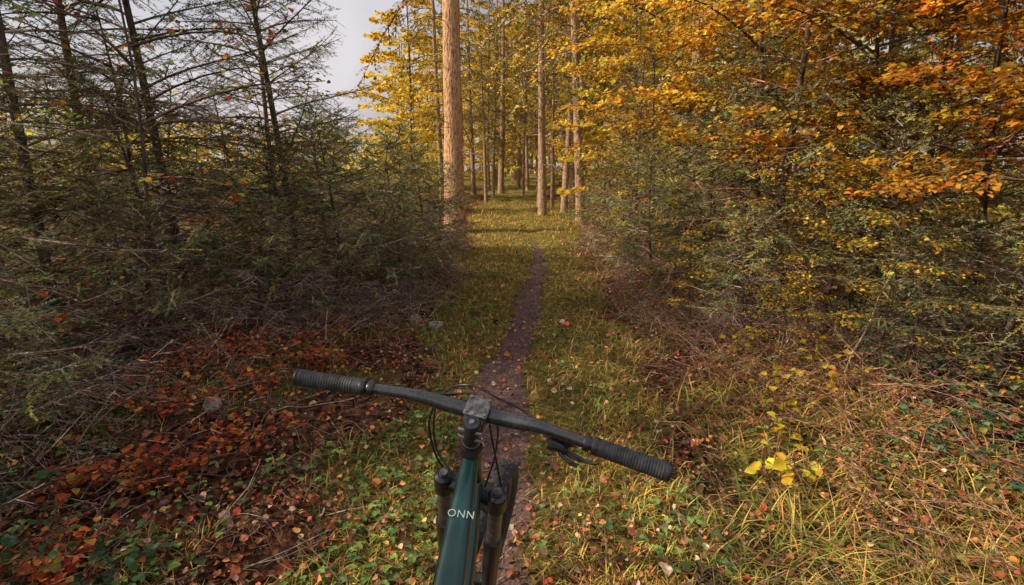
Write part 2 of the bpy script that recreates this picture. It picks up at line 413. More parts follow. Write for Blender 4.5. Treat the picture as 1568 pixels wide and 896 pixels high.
LEFT=[(-1.3,7.6,spC,.85),(-1.45,6.5,spC,.85),(-1.35,5.9,spC,.5),(-1.95,5.7,spC,.95),(-1.8,8.6,spC,1.0),(-1.35,9.6,spC,.75),(-2.5,6.9,spB,.75),(-2.5,6.0,spL,.95),(-3.4,5.2,spL,1.0),
 (-1.75,5.0,spC,.5),(-2.2,4.9,spC,.85),(-2.2,4.3,spC,.55),(-3.0,4.3,spC,1.0),(-4.2,5.2,spL,1.0),(-2.7,3.5,spC,.62),(-3.4,3.2,spC,.95),(-3.6,3.9,spL,.9),(-3.4,6.6,spB,.8),(-4.5,6.6,spC,1.2),(-5.4,5.0,spL,1.1),(-3.6,7.9,spL,.9),
 (-3.1,8.6,spC,1.1),(-2.65,2.4,spC,.68),(-3.3,2.5,spL,.8),(-6.0,7.2,spC,1.3),(-2.5,1.6,spC,.5),
 (-3.0,.2,spA,.9),(-7.5,-.5,spA,1.55),(-8.2,1.5,spA,1.6),(-8,3.4,spA,1.5),(-7,-2.8,spA,1.5)]  # unseen spruces left of frame, added to keep sun off the near ground
for (x,y,m,s) in LEFT: place('spruce_tree',m,x,y,U(0,6.28),s,(U(-.05,.05),U(-.10,.0)))
RIGHT=[(2.6,5.2,spR,1.0),(2.0,8.2,spR,.7),(1.85,9.8,spC,.8),(1.9,6.7,spC,.85),(3.1,7.0,spA,.9),(3.9,5.0,spR,1.0),(3.6,8.8,spR,1.0),(2.6,10.8,spR,.9),
 (4.9,3.9,spA,1.0),(5.3,6.5,spA,.9),(3.3,4.2,spC,.95),(4.2,3.0,spC,1.1),(3.75,2.7,spR,.85),(2.35,5.9,spC,.9),(2.1,4.4,spC,.55),(2.9,3.5,spC,.5)]
for (x,y,m,s) in RIGHT: place('spruce_tree',m,x,y,U(0,6.28),s,(U(-.05,.05),U(0,.08)))
# ------------------------------------------------------------ tall spruces
def tall(name,cols,r,z0,barkm,nb=60,tb=None,stubs=14):
    return gen_spruce(name,14,2.2,z0,nb,r,z0+1.2,cols,low=True,barkm=barkm,droop=.7,dens=1.0,tbend=tb,stubs=stubs)
tA=tall('tall_spruce_a',OLIVE+GOLD,.19,2.2,M_grey)
tB=tall('tall_pine_b',GOLD,.26,5.5,M_pine,28,.03,26)
tC=tall('tall_spruce_c',OLIVE+GOLD[:3],.13,3.8,M_grey,44,None,22)
TALL=[(-1.38,12.5,tB,1,.0),(.95,16,tC,1.0,.045),(1.75,17.5,tC,.9,.03),(1.95,14.6,tC,1.05,.07),(-2.8,21,tC,.9,0),(-1.9,18.5,tC,.75,0),
 (-.6,28,tA,.9,0),(.4,33,tC,1,.02),(2.6,22,tA,1,.03),(3.6,18,tA,1.1,.04),(1.3,26,tC,1,.01),(-1.9,26,tC,.9,-.01),(-1.2,36,tA,1,0),(3.9,27,tC,1.1,.02),
 (5.2,24,tA,1.1,0),(2,38,tA,1.2,0),(1.1,21,tC,.75,.02),(0.2,46,tA,1.3,0),(4.2,11.5,tA,.9,.05),(1.9,24,tC,.8,.03),(2.9,29,tC,.9,.02),(-1.4,31,tC,.9,0),(.9,30,tC,.8,.01),(2.5,18.5,tC,.7,.04),(-1.1,22,tC,.6,0),(1.45,19,tC,.55,.03),(-.9,25,tC,.6,0),(.55,26,tC,.6,.02)]
for (x,y,m,s,ti) in TALL: place('tall_spruce_tree' if m is not tB else 'pine_tree',m,x,y,U(0,6.28),s,(0,0)).rotation_euler[1]=ti
# ------------------------------------------------------------ deciduous
def gen_decid(name,Ht,Rc,z0,nl,ls,cols,wts,tr,nlimb=22,rh=False,up=.5,nsub=9,flat=.35):
    mb=MB(); ctr=trunk(mb,Ht,tr,tr*.12,1,bend=.18 if Ht>3 else .06,nz=14,seg=10)
    s0=[];s1=[];a0=[];a1=[];lp=[];ld=[]
    az=U(0,6); per=max(1,int(nl/(nlimb*nsub)))
    for i in range(nlimb):
        z=z0+(Ht-z0)*(i+U(0,1))/nlimb; az+=2.4+U(-.4,.4); rel=(z-z0)/(Ht-z0)
        Lb=Rc*(.5+.5*math.sin(math.pi*min(.95,rel*.8+.25)))*U(.7,1.2)
        D=np.array([math.cos(az),math.sin(az),up*U(.3,1.3)]);D/=np.linalg.norm(D)
        bx,by=ctr(z);B=np.array([bx,by,z])
        f=lambda t:B+D*Lb*t[:,None]+np.array([0,0,-.25*Lb])*(t**2)[:,None]
        ts=np.linspace(0,1,6);p=f(ts);br=.003+.008*Lb
        s0.append(p[:-1]);s1.append(p[1:]);a0.append(br*(1-.75*ts[:-1]));a1.append(br*(1-.75*ts[1:]))
        for j in range(nsub):
            t=.2+.8*(j+U(0,1))/nsub; b=f(np.array([min(t,1)]))[0]
            l2=Lb*.45*U(.5,1.2)*(1.1-t*.6)
            a=az+(1 if j%2 else -1)*R(U(25,75)); d=np.array([math.cos(a),math.sin(a),U(-.25,.35)]);d/=np.linalg.norm(d)
            e=b+d*l2
            s0.append(b[None]);s1.append(e[None]);a0.append([br*.3]);a1.append([br*.1])
            tt=U(.1,1.05,per); sg=rng.choice([-1,1],per)
            sd=np.cross(d,[0,0,1.])
            off=U(.0,.22,per)*l2*(1.1-tt)+.01
            P=b+d*(tt*l2)[:,None]+sd*(sg*off)[:,None]+rng.normal(0,.02+.02*l2,(per,3))
            lp.append(P); ld.append(d*U(.3,1,per)[:,None]+sd*sg[:,None]*.8+np.stack([np.zeros(per)]*2+[U(-.6,.1,per)],-1)+rng.normal(0,.15,(per,3)))
    P0=np.concatenate(s0);P1=np.concatenate(s1)
    sticks(mb,P0,P1,np.concatenate(a0),np.concatenate(a1),2,pal([(.12,.08,.06),(.2,.15,.11)],[1,1],len(P0)))
    P=np.concatenate(lp);D=np.concatenate(ld);n=len(P)
    cl=vnoise(P[:,0]+P[:,2]*.7,P[:,1]-P[:,2]*.4,Rc*.3,5)
    leaves(mb,P,D,U(.55,1.25,n)*ls,0,pal(cols,wts,n,.22)*(.65+.65*cl)[:,None],flat,.95,rh)
    return mb.mesh(name,[M_leaf,M_bark,M_twig])
AUT=[(.80,.44,.05),(.88,.58,.08),(.66,.27,.035),(.36,.13,.03),(.46,.42,.08)]
dA=gen_decid('autumn_beech_a',5.2,1.7,1.3,9000,.058,AUT,[4,4,2,1,1.2],.04,24)
dB=gen_decid('autumn_beech_b',6.0,1.9,1.7,9000,.060,[(.68,.28,.04),(.80,.42,.05),(.44,.14,.03),(.28,.22,.05)],[3,3,2,1],.045,24)
dC=gen_decid('beech_sapling_c',1.9,.8,.25,1700,.04,AUT+[(.24,.28,.07),(.14,.20,.06)],[3,3,2,1.5,3,2.4,1.6],.014,18,nsub=6)
dS=gen_decid('sparse_maple',3.6,1.3,.8,700,.05,[(.66,.10,.035),(.66,.32,.06),(.26,.38,.08),(.16,.26,.07)],[2,2,3,2],.02,18,nsub=6)
YEL=[(.88,.60,.07),(.90,.70,.12),(.80,.44,.05),(.56,.48,.08)]
dF=gen_decid('golden_tree_a',12,3.2,1.2,6500,.21,YEL,[4,3,3,1.5],.11,40,rh=True,flat=.8)
dG=gen_decid('golden_tree_b',9,3.0,.6,5500,.20,YEL+[(.36,.38,.08)],[3,3,3,1,1.5],.09,36,rh=True,flat=.8)
for (x,y,m,s) in [(2.9,6.2,dA,1.0),(4.3,5.9,dB,1.0),(3.9,4.2,dB,.85),(2.7,9.6,dA,1.1),(5.3,4.6,dB,.95),(3.5,8.0,dA,1.15),(5.0,8.5,dB,1.2),(4.9,2.6,dB,.8),(3.3,3.3,dB,.7),(3.4,5.0,dA,.9)]:
    place('beech_tree',m,x,y,U(0,6.28),s)
for (x,y,s) in [(1.85,5.7,.65),(1.8,7.6,.7),(2.3,4.5,.75),(2.7,3.6,.7),(3.4,2.7,.8),(2.2,10.4,1),(-1.9,9.6,.6),(2.05,3.7,.45),(1.75,4.9,.5),(2.9,4.6,.9)]:
    place('beech_sapling',dC,x,y,U(0,6.28),s)
for (x,y,s) in [(-2.9,3.8,1),(-3.8,5.0,1.1),(-2.6,5.2,.7)]: place('maple_sapling',dS,x,y,U(0,6.28),s)
GD=[(-4.6,24,dF,.8),(-1.0,40,dF,1),(1.6,32,dG,1),(3.4,21,dF,.8),(3.2,14.0,dG,.7),(5.2,18,dF,1),(6.2,13,dG,.9),(7.5,23,dF,1.1),(.9,52,dF,1.2),
 (4.5,32,dF,1.1),(-6.5,31,dG,.8),(2.4,43,dF,1.1),(-3.5,48,dF,1.1),(9,31,dF,1.1),(12,24,dF,1),(10,17,dG,1),(7.5,10.5,dG,.9),(-7,44,dF,.9),(7,44,dF,1.2),(-2.6,34,dG,.8),(3.2,26,dG,.7),(-3.3,17.5,dG,.42)]
for (x,y,m,s) in GD: place('golden_tree',m,x,y,U(0,6.28),s)
def distant():
    mb=MB(); nc=900
    az=np.radians(U(-75,75,nc)); d=U(58,105,nc)
    x=np.sin(az)*d; y=np.cos(az)*d
    hmax=np.where(np.degrees(az)<-12,5.0,17.0)
    zc=U(0,1,nc)*hmax+H(x,y)
    per=50
    P=np.repeat(np.stack([x,y,zc],-1),per,0)+rng.normal(0,1,(nc*per,3))*[1.6,1.6,1.1]
    cc=np.repeat(pal([(.8,.58,.10),(.6,.45,.08),(.22,.22,.07),(.12,.15,.06)],[4,3,2,2],nc,.2),per,0)
    D=rng.normal(0,1,P.shape)
    leaves(mb,P,D,U(.3,.7,len(P)),0,cc*(1+rng.normal(0,.15,(len(P),1))),1,1,True)
    k=rng.choice(nc,260); 
    P0=np.stack([x[k],y[k],H(x[k],y[k])-.3],-1); P1=P0+np.stack([U(-.3,.3,260),U(-.3,.3,260),hmax[k]],-1)
    sticks(mb,P0,P1,.18,.06,1,pal([(.2,.15,.11),(.1,.08,.06)],[1,1],260))
    mb.obj('distant_forest',[M_leaf,M_twig])
distant()
# ------------------------------------------------------------ small shrubs
def shrub(name,x,y,nst,ht,spread,cols,wts,ls,per,stem=(.18,.10,.07),mat=None,arch=.5,tref=False):
    mb=MB(); s0=[];s1=[];lp=[];ld=[]
    for i in range(nst):
        a=U(0,6.28);h=ht*U(.5,1.15);sp=spread*U(.3,1.1)
        A=np.array([math.cos(a),math.sin(a),0]);ox=rng.normal(0,spread*.25,2)
        f=lambda t:np.array([ox[0],ox[1],0])+A*(sp*t**1.3)[:,None]+np.array([0,0,1])*(h*(t-arch*t**2.2))[:,None]
        ts=np.linspace(0,1,7);p=f(ts);s0.append(p[:-1]);s1.append(p[1:])
        t=U(.2,1.0,per);P=f(t);
        az=U(0,6.28,per);o=np.stack([np.cos(az),np.sin(az),U(-.3,.5,per)],-1)
        s0.append(P);s1.append(P+o*ls*.8)
        Q=P+o*ls*.8
        if tref:
            for q in (-1.2,0,1.2):
                lp.append(Q);ld.append(np.stack([np.cos(az+q),np.sin(az+q),U(-.4,.2,per)],-1))
        else: lp.append(Q);ld.append(o+rng.normal(0,.2,o.shape))
    P0=np.concatenate(s0);P1=np.concatenate(s1)
    sticks(mb,P0,P1,.003,.002,1,pal([stem],[1],len(P0)))
    P=np.concatenate(lp);D=np.concatenate(ld)
    leaves(mb,P,D,U(.6,1.2,len(P))*ls,0,pal(cols,wts,len(P),.2),.4,1.0)
    o=mb.obj(name,[M_leaf,M_twig]); o.location=(x,y,float(H(x,y))-.01); return o
RED=[(.80,.17,.06),(.84,.38,.09),(.58,.11,.05)]
for (x,y) in [(-2.1,3.9),(-1.75,4.3),(-2.4,4.0),(-2.1,2.9),(-2.3,3.3),(-1.75,3.3),(-1.8,2.3),(-2.1,2.2),(-1.55,3.8),(-1.95,3.6),(-2.25,3.6),(-1.8,1.7),(-1.6,2.7)]:
    shrub('bilberry_shrub',x,y,16,.34,.30,RED+[(.24,.12,.05)],[3,3,2,1.6],.038,9)
BL=[(.10,.19,.11),(.15,.26,.12),(.09,.14,.09)]
for (x,y,h) in [(2.7,3.2,.5),(3.1,3.7,.6),(2.4,2.5,.35),(3.3,2.9,.5),(2.9,2.3,.4),(2.5,1.9,.35),(-2.2,1.7,.3),(-1.7,1.5,.22)]:
    shrub('bramble_bush',x,y,12,h,.5,BL+[(.36,.24,.06),(.40,.14,.06)],[4,3,2,1.5,1],.042,8,tref=True)
for (x,y) in [(1.72,3.05),(2.1,3.1),(1.5,2.6),(1.85,4.0),(1.3,2.2),(2.3,3.6)]:
    shrub('yellow_sapling',x,y,6,.36,.14,[(.88,.66,.07),(.82,.54,.07),(.45,.40,.08)],[3,2,1],.056,5,arch=.2)
for (x,y) in [(1.5,4.4),(1.8,5.0),(1.7,3.5),(2.2,4.4),(1.4,5.4),(2.5,4.1),(-1.3,5.2),(-1.1,6.2),(1.6,6.3),(-1.6,4.8),(2.0,2.7),(1.6,2.0),(2.3,2.1),(1.9,3.4),(2.6,2.9),(2.6,1.8),(-1.9,4.7),(1.9,2.3),(-1.1,7.2),(1.5,3.0),(1.45,3.8),(1.6,7.2),(2.1,1.6),(2.9,2.6),(1.7,1.6),(2.2,2.9),(-1.2,4.5)]:
    shrub('undergrowth_shrub',x,y,17,.44,.45,[(.50,.22,.07),(.30,.25,.07),(.64,.34,.08),(.22,.23,.07),(.40,.13,.08)],[2,2,1.7,1.6,1.7],.025,9,stem=(.34,.19,.14))
def tangle(name,pts,n,L,col,r=.004):
    mb=MB()
    for (x,y,s) in pts:
        a=U(0,6.28,n);l=U(.3,1,n)*L;px=x+rng.normal(0,s,n);py=y+rng.normal(0,s,n)
        P=np.stack([px,py,H(px,py)+U(0,.35,n)*s],-1)
        D=np.stack([np.cos(a),np.sin(a),U(.0,.9,n)],-1);D=nrm(D)
        for k in range(3):
            Q=P+D*(l/3)[:,None]; sticks(mb,P,Q,r*(1-.28*k),r*(1-.28*(k+1)),0,pal(col,np.ones(len(col)),n))
            for _ in range(2):
                D2=nrm(D+rng.normal(0,.6,D.shape)); sticks(mb,Q,Q+D2*(l*.25)[:,None],r*.35,r*.15,0,pal(col,np.ones(len(col)),n))
            P=Q;D=nrm(D+rng.normal(0,.22,D.shape)+[0,0,-.12])
    mb.obj(name,[M_twig])
tangle('dead_brushwood',[(-1.3,5.5,.22),(-1.7,4.9,.3),(-1.1,6.3,.2),(-2.4,4.0,.4),(-2.2,3.2,.35),(-1.05,7.2,.2),(-2.4,2.4,.3),(-1.7,5.6,.3),(-2.0,4.4,.3)],65,.65,[(.28,.20,.16),(.46,.37,.29),(.17,.12,.09)])
tangle('dead_brushwood',[(1.65,6.0,.3),(2.1,5.0,.35),(2.5,4.5,.35),(1.8,7.2,.3),(2.9,4.0,.35),(3.4,3.6,.4),(1.75,4.3,.25),(1.7,8.4,.2),(2.2,3.5,.3),(1.6,5.1,.25)],65,.7,[(.38,.22,.17),(.46,.34,.26),(.24,.13,.10)])
def pole(name,a,b,r):
    mb=MB(); a=np.array(a);b=np.array(b);k=9;ts=np.linspace(0,1,k)[:,None];p=a+(b-a)*ts+rng.normal(0,.012,(k,3))
    rr=r*(1-.7*ts[:,0]); sticks(mb,p[:-1],p[1:],rr[:-1],rr[1:],0,[.42,.32,.24])
    for i in (3,5,6): 
        d=(b-a)*.18+rng.normal(0,.07,3); sticks(mb,p[i][None],(p[i]+d)[None],r*.35,r*.1,0,[.33,.25,.18])
    mb.obj(name,[M_twig],True)
pole('fallen_branch',(2.25,3.3,.1),(3.0,3.9,1.0),.009)
pole('fallen_branch',(1.55,3.9,.03),(2.05,3.4,.35),.008)
pole('fallen_branch',(1.75,3.5,.03),(1.25,4.6,.3),.007)
pole('fallen_branch',(-1.75,3.0,.05),(-1.0,3.3,.08),.007)
pole('fallen_branch',(2.2,4.3,.0),(1.45,4.0,.5),.007)
pole('fallen_branch',(2.6,3.6,.0),(1.9,3.2,.6),.007)
# ------------------------------------------------------------ rocks
def rock(x,y,s,seed):
    bm=bmesh.new(); bmesh.ops.create_icosphere(bm,subdivisions=3,radius=1)
    rg=np.random.default_rng(seed); K=[(nrm(rg.normal(0,1,3)),rg.uniform(.6,.95)) for _ in range(12)]
    for v in bm.verts:
        p=np.array(v.co)
        for k,d in K:
            q=p@k
            if q>d: p=p-k*(q-d)*.9
        p=p*(1+.05*rg.normal()); v.co=p*np.array([s,s*.8,s*.6])
    me=bpy.data.meshes.new('rock'); bm.to_mesh(me); bm.free(); me.materials.append(M_rock)
    o=bpy.data.objects.new('rock',me); scene.collection.objects.link(o); o.location=(x,y,float(H(x,y))+s*.2); o.rotation_euler=(0,0,rg.uniform(0,6))
M_rock=bark('rock_stone',(.08,.065,.055),(.46,.40,.34),(14,14,14),.5)
for i,(x,y,s) in enumerate([(-.80,5.2,.10),(-1.08,5.45,.08),(-1.9,3.0,.08)]): rock(x,y,s,i)
# ------------------------------------------------------------ bicycle
LEAN=R(5.8);YAW=R(3);STEER=R(9);HA=R(64)
bike=bpy.data.objects.new('mountain_bike',None); scene.collection.objects.link(bike)
RM=Matrix.Rotation(-YAW,4,'Z')@Matrix.Rotation(LEAN,4,'Y')
A0=np.array([0,.895,1.12]);AU=np.array([0,-math.cos(HA),math.sin(HA)]);AF=np.array([0,math.sin(HA),math.cos(HA)]);AX=np.array([1.,0,0])
def st(x,a,f,steer=True):
    if steer:
        c,s=math.cos(STEER),math.sin(STEER); x,f=x*c+f*s,-x*s+f*c
    return A0+AX*x+AU*a+AF*f
bc=RM@Vector(st(0,0,.046)); bike.matrix_world=Matrix.Translation((-.070-bc.x,.98-bc.y,-.026))@RM
SX=st(1,0,0)-st(0,0,0);SF=st(0,0,1)-st(0,0,0)
def pm(name,col,rough=.4,metal=0.0,spec=.5,noise=0,ns=80,bump=0,coat=0):
    m,nt,out=newmat(name);l=nt.links.new;p=N(nt,'ShaderNodeBsdfPrincipled')
    p.inputs['Roughness'].default_value=rough;p.inputs['Metallic'].default_value=metal;p.inputs['Specular IOR Level'].default_value=spec
    p.inputs['Coat Weight'].default_value=coat
    tc=N(nt,'ShaderNodeTexCoord');no=N(nt,'ShaderNodeTexNoise');no.inputs['Scale'].default_value=ns;no.inputs['Detail'].default_value=6;l(tc.outputs['Object'],no.inputs[0])
    cr=N(nt,'ShaderNodeValToRGB');c=np.array(col)
    cr.color_ramp.elements[0].position=.35;cr.color_ramp.elements[1].position=.7
    cr.color_ramp.elements[0].color=(*(c*(1-noise)),1);cr.color_ramp.elements[1].color=(*(c*(1+noise)+noise*.03),1)
    l(no.outputs['Fac'],cr.inputs[0]);l(cr.outputs[0],p.inputs['Base Color'])
    mr=N(nt,'ShaderNodeMapRange');mr.inputs[3].default_value=rough*.8;mr.inputs[4].default_value=min(1,rough*1.3);l(no.outputs['Fac'],mr.inputs[0]);l(mr.outputs[0],p.inputs['Roughness'])
    if bump:
        b=N(nt,'ShaderNodeBump');b.inputs['Strength'].default_value=bump;b.inputs['Distance'].default_value=.002;l(no.outputs['Fac'],b.inputs['Height']);l(b.outputs[0],p.inputs['Normal'])
    l(p.outputs[0],out.inputs[0]);return m
K_bar=pm('bar_black_alloy',(.014,.017,.021),.24,0,.9,.5,150,0,.3)
K_paint=pm('frame_teal_paint',(.004,.048,.045),.28,.2,.5,.3,12,0,.4)
K_black=pm('black_paint',(.010,.011,.013),.28,0,.7,.35,40)
K_rub=pm('rubber',(.035,.037,.042),.6,0,.4,.4,60,.3)
K_met=pm('brushed_metal',(.30,.30,.31),.35,.9,.5,.3,60)
K_grey=pm('dusty_plate',(.13,.13,.135),.4,.4,.5,.6,90,.3)
K_white=pm('decal_pale',(.38,.48,.45),.5)
def tube(mb,pts,rad,n=14,mat=0,flat=1.0,ex=1.0,hint=(1,0,0),caps=True,sm=None):
    pts=np.array(pts,float);m=len(pts);rad=np.broadcast_to(np.array(rad,float),(m,)) if np.ndim(rad)<2 else np.array(rad)
    if rad.ndim==1: rad=np.stack([rad,rad*flat],-1)
    T=nrm(np.gradient(pts,axis=0));hint=np.array(hint,float)
    Bx=nrm(hint-(T@hint)[:,None]*T); By=np.cross(T,Bx)
    a=np.linspace(0,2*math.pi,n,endpoint=False)+math.pi/n
    ca=np.sign(np.cos(a))*np.abs(np.cos(a))**ex;sa=np.sign(np.sin(a))*np.abs(np.sin(a))**ex
    V=pts[:,None]+rad[:,0,None,None]*ca[None,:,None]*Bx[:,None]+rad[:,1,None,None]*sa[None,:,None]*By[:,None]
    i=np.arange(m-1)[:,None]*n;j=np.arange(n)[None]
    F=np.stack([i+j,i+(j+1)%n,i+n+(j+1)%n,i+n+j],-1).reshape(-1,4)
    mb.add(V.reshape(-1,3),F,mat)
    if caps:
        for k in (0,m-1):
            W=np.concatenate([V[k],V[k].mean(0)[None]]);q=np.arange(n)
            mb.add(W,np.stack([q,(q+1)%n,np.full(n,n)],-1),mat)
def smoothc(P,k=8):
    P=np.array(P,float);Q=np.concatenate([[2*P[0]-P[1]],P,[2*P[-1]-P[-2]]]);o=[]
    for i in range(1,len(Q)-2):
        t=np.linspace(0,1,k,endpoint=False)[:,None]
        o.append(.5*(2*Q[i]+(Q[i+1]-Q[i-1])*t+(2*Q[i-1]-5*Q[i]+4*Q[i+1]-Q[i+2])*t**2+(-Q[i-1]+3*Q[i]-3*Q[i+1]+Q[i+2])*t**3))
    o.append(P[-1:]);return np.concatenate(o)
def box(mb,c,ax,size,bev=.003,mat=0,seg=2):
    bm=bmesh.new();bmesh.ops.create_cube(bm,size=1)
    for v in bm.verts: v.co=Vector([v.co[i]*size[i] for i in range(3)])
    bmesh.ops.bevel(bm,geom=list(bm.edges),offset=bev,segments=seg,profile=.5,affect='EDGES')
    bmesh.ops.triangulate(bm,faces=bm.faces[:]);bm.verts.ensure_lookup_table()
    V=np.array([v.co[:] for v in bm.verts]);F=np.array([[v.index for v in f.verts] for f in bm.faces]);bm.free()
    mb.add(np.array(c)+V@np.array(ax),F,mat)
def part(name,mb,mats,smooth=True):
    o=mb.obj(name,mats,smooth,bike)
    if smooth:
        md=o.modifiers.new('es','EDGE_SPLIT'); md.split_angle=R(38)
    return o
def barp(x):
    ax=abs(x);a=.018*float(sst(.04,.15,np.array(ax)))+.006*max(0,ax-.15);f=.046-max(0,ax-.06)*math.tan(R(7))
    return st(x,a,f)
xs=np.concatenate([np.linspace(-.38,.38,61)])
mb=MB();tube(mb,[barp(x) for x in xs],[.0165-.0050*float(sst(.05,.2,np.array(abs(x)))) for x in xs],18)
part('handlebar',mb,[K_bar])
for sg,nm in ((-1,'left'),(1,'right')):
    mb=MB();gx=np.linspace(.252,.385,120);
    tube(mb,[barp(sg*x) for x in gx],[.0165+.0009*(1 if (i%5)<3 else 0)*(.12<(x-.252)/.133<.95)+.0012*abs((x-.318)/.066)**2 for i,x in enumerate(gx)],24)
    gx=np.linspace(.385,.392,4);tube(mb,[barp(sg*x) for x in gx],[.019,.0192,.018,.014],24,1)
    gx=np.linspace(.240,.252,5);tube(mb,[barp(sg*x) for x in gx],[.0175,.0185,.0185,.0185,.0175],24,1)
    gx=np.linspace(.222,.236,5);tube(mb,[barp(sg*x) for x in gx],[.0150,.0165,.0165,.0165,.015],24,1)
    part('grip_'+nm,mb,[K_rub,K_black])
mb=MB()
def o3(x,a,f):
    b=barp(x);return b+AU*a+SF*f
tube(mb,[o3(.205,-.012,.008),o3(.20,-.03,.012)],[.011,.010],12,0)
tube(mb,smoothc([o3(.21,-.034,.014),o3(.19,-.038,.018),o3(.16,-.036,.026),o3(.125,-.026,.032)],4),np.interp(np.linspace(0,1,13),[0,.2,.7,1],[.007,.012,.0115,.006]),14,0)
tube(mb,smoothc([o3(.165,-.050,.022),o3(.185,-.068,.016),o3(.215,-.074,.010),o3(.245,-.068,.006),o3(.262,-.060,.006)],5),np.interp(np.linspace(0,1,21),[0,.15,.5,1],[.010,.0080,.0070,.0060]),10,0,flat=.6)
tube(mb,[o3(.155,-.034,.022),o3(.168,-.056,.022)],[.008,.010],10,1)
box(mb,o3(.175,-.048,.004),[SX,SF,AU],(.045,.022,.016),.004,0)
tube(mb,smoothc([o3(.18,-.055,-.004),o3(.20,-.066,-.010),o3(.222,-.068,-.012)],4),.0045,8,0)
for x in (.135,.15): tube(mb,[o3(x,-.022,.028),o3(x,-.018,.028)],[.004,.003],8,1)
part('brake_lever',mb,[K_black,K_met])
mb=MB()
box(mb,st(0,.004,.024),[SX,SF,AU],(.046,.052,.040),.010,0,3)
for sx in (-.017,.017):
    tube(mb,[st(sx-.006,.0,.046),st(sx+.006,.0,.046)],[.0215,.0215],20,0,hint=(0,0,1))
tube(mb,[st(0,-.022,0),st(0,.024,0),st(0,.028,0)],[.0185,.0185,.016],20,0)
tube(mb,[st(0,-.055,0),st(0,-.024,0)],[.0185,.0185],20,0)
tube(mb,[st(0,-.036,0),st(0,-.034,0)],[.0195,.0195],20,2)
tube(mb,[st(0,.028,0),st(0,.031,0)],[.006,.005],8,2)
box(mb,st(0,.026,.040),[SX,SF,AU],(.050,.050,.006),.0025,1,2)
for sx in (-.019,.019):
    for f in (.021,.059): tube(mb,[st(sx,.029,f),st(sx,.032,f)],[.0035,.003],8,2)
for a in (-.012,.012): tube(mb,[st(-.024,a,-.012),st(.024,a,-.012)],[.004,.004],8,2,hint=(0,0,1))
part('stem',mb,[K_black,K_grey,K_met])
def ax0(a,f=0): return st(0,a,f,False)
mb=MB()
ts=np.linspace(0,1,8)
tube(mb,[ax0(-.056-.165*t) for t in ts],[.024,.0235,.022,.023,.024,.026,.028,.030],20,1)
tube(mb,[ax0(-.050),ax0(-.058)],[.022,.0235],20,1)
tt0=ax0(-.098);tt1=np.array([0,.40,.775]);ts=np.linspace(0,1,12)
ttr=np.stack([np.interp(ts,[0,.3,.6,1],[.018,.026,.031,.022]),np.interp(ts,[0,.3,1],[.028,.026,.020])],-1)
tube(mb,tt0+(tt1-tt0)*ts[:,None],ttr,20,0,ex=.62)
bb=np.array([0,.47,.335]);dt0=ax0(-.185)
tube(mb,smoothc([dt0,dt0+(bb-dt0)*.2+[0,.01,-.015],dt0+(bb-dt0)*.7,bb],4),np.interp(np.linspace(0,1,13),[0,.3,.8,1],[.026,.036,.036,.030]),18,0,ex=.7)
stop=np.array([0,.385,.80]);tube(mb,[bb,stop],[.024,.019],16,0)
tube(mb,[bb-[.045,0,0],bb+[.045,0,0]],[.026,.026],18,1,hint=(0,0,1))
rax=np.array([0,.04,.372])
for s in (-1,1):
    tube(mb,smoothc([bb+[s*.03,-.02,0],bb+[s*.05,-.12,.01],rax+[s*.068,0,0]],5),.013,10,0,flat=1.3)
    tube(mb,smoothc([np.array([s*.018,.40,.70]),np.array([s*.05,.30,.62]),rax+[s*.068,0,.01]],5),.010,10,0)
part('frame',mb,[K_paint,K_black])
d=(tt1-tt0);d/=np.linalg.norm(d);upv=np.cross(d,[1,0,0]);upv=upv if upv[2]>0 else -upv
mb=MB()
tube(mb,[stop-[0,-.005,.03],stop+[0,-.045,.14]],[.0155,.0155],14,0)
part('seatpost',mb,[K_black])
mb=MB();sy=np.linspace(0,1,14)
pts=[np.array([0,.47-.27*t,.955+.012*math.cos(t*5)]) for t in sy]
wd=np.interp(sy,[0,.05,.4,.7,.9,1],[.006,.018,.028,.062,.072,.05]);th=np.interp(sy,[0,.05,.5,1],[.006,.014,.018,.018])
tube(mb,pts,np.stack([wd,th],-1),20,0)
for s in (-1,1): tube(mb,smoothc([np.array([s*.012,.43,.945]),np.array([s*.022,.38,.925]),np.array([s*.022,.28,.925]),np.array([s*.03,.23,.945])],4),.0035,8,1)
part('saddle',mb,[K_rub,K_met])
cu=bpy.data.curves.new('lettering','FONT');cu.body='ONN';cu.size=.021;cu.extrude=.0004;cu.align_x='CENTER';cu.align_y='CENTER';cu.materials.append(K_white);cu.space_character=1.1
lo=bpy.data.objects.new('frame_lettering',cu);scene.collection.objects.link(lo);lo.parent=bike
tq=.235;pc=tt0+(tt1-tt0)*tq+upv*(np.interp(tq,[0,.3,1],[.028,.026,.020])+.0012)
lo.location=tuple(pc+[.002,0,0]);lo.rotation_euler=(math.atan2(-d[2],-d[1]),0,0)
mb=MB()
def cab(P,r=.0026): tube(mb,smoothc(P,8),r,8,0)
cab([st(-.21,.008,.045),st(-.12,.0,.062),st(-.06,-.01,.085),st(-.105,-.045,.09),st(-.118,-.10,.06),st(-.10,-.16,.035),st(-.075,-.22,.03),st(-.03,-.26,.035)])
cab([o3(.125,-.026,.032),o3(.08,-.015,.045),st(.03,.012,.085),st(-.03,.02,.095),st(-.085,-.01,.09),st(-.108,-.07,.07),st(-.09,-.15,.03),st(-.035,-.19,.0)])
cab([o3(.155,-.045,.01),o3(.11,-.035,.025),st(.05,-.02,.07),st(.02,-.06,.075),st(.035,-.13,.06),st(.06,-.22,.04),st(.085,-.35,.03),st(.08,-.6,.03)])
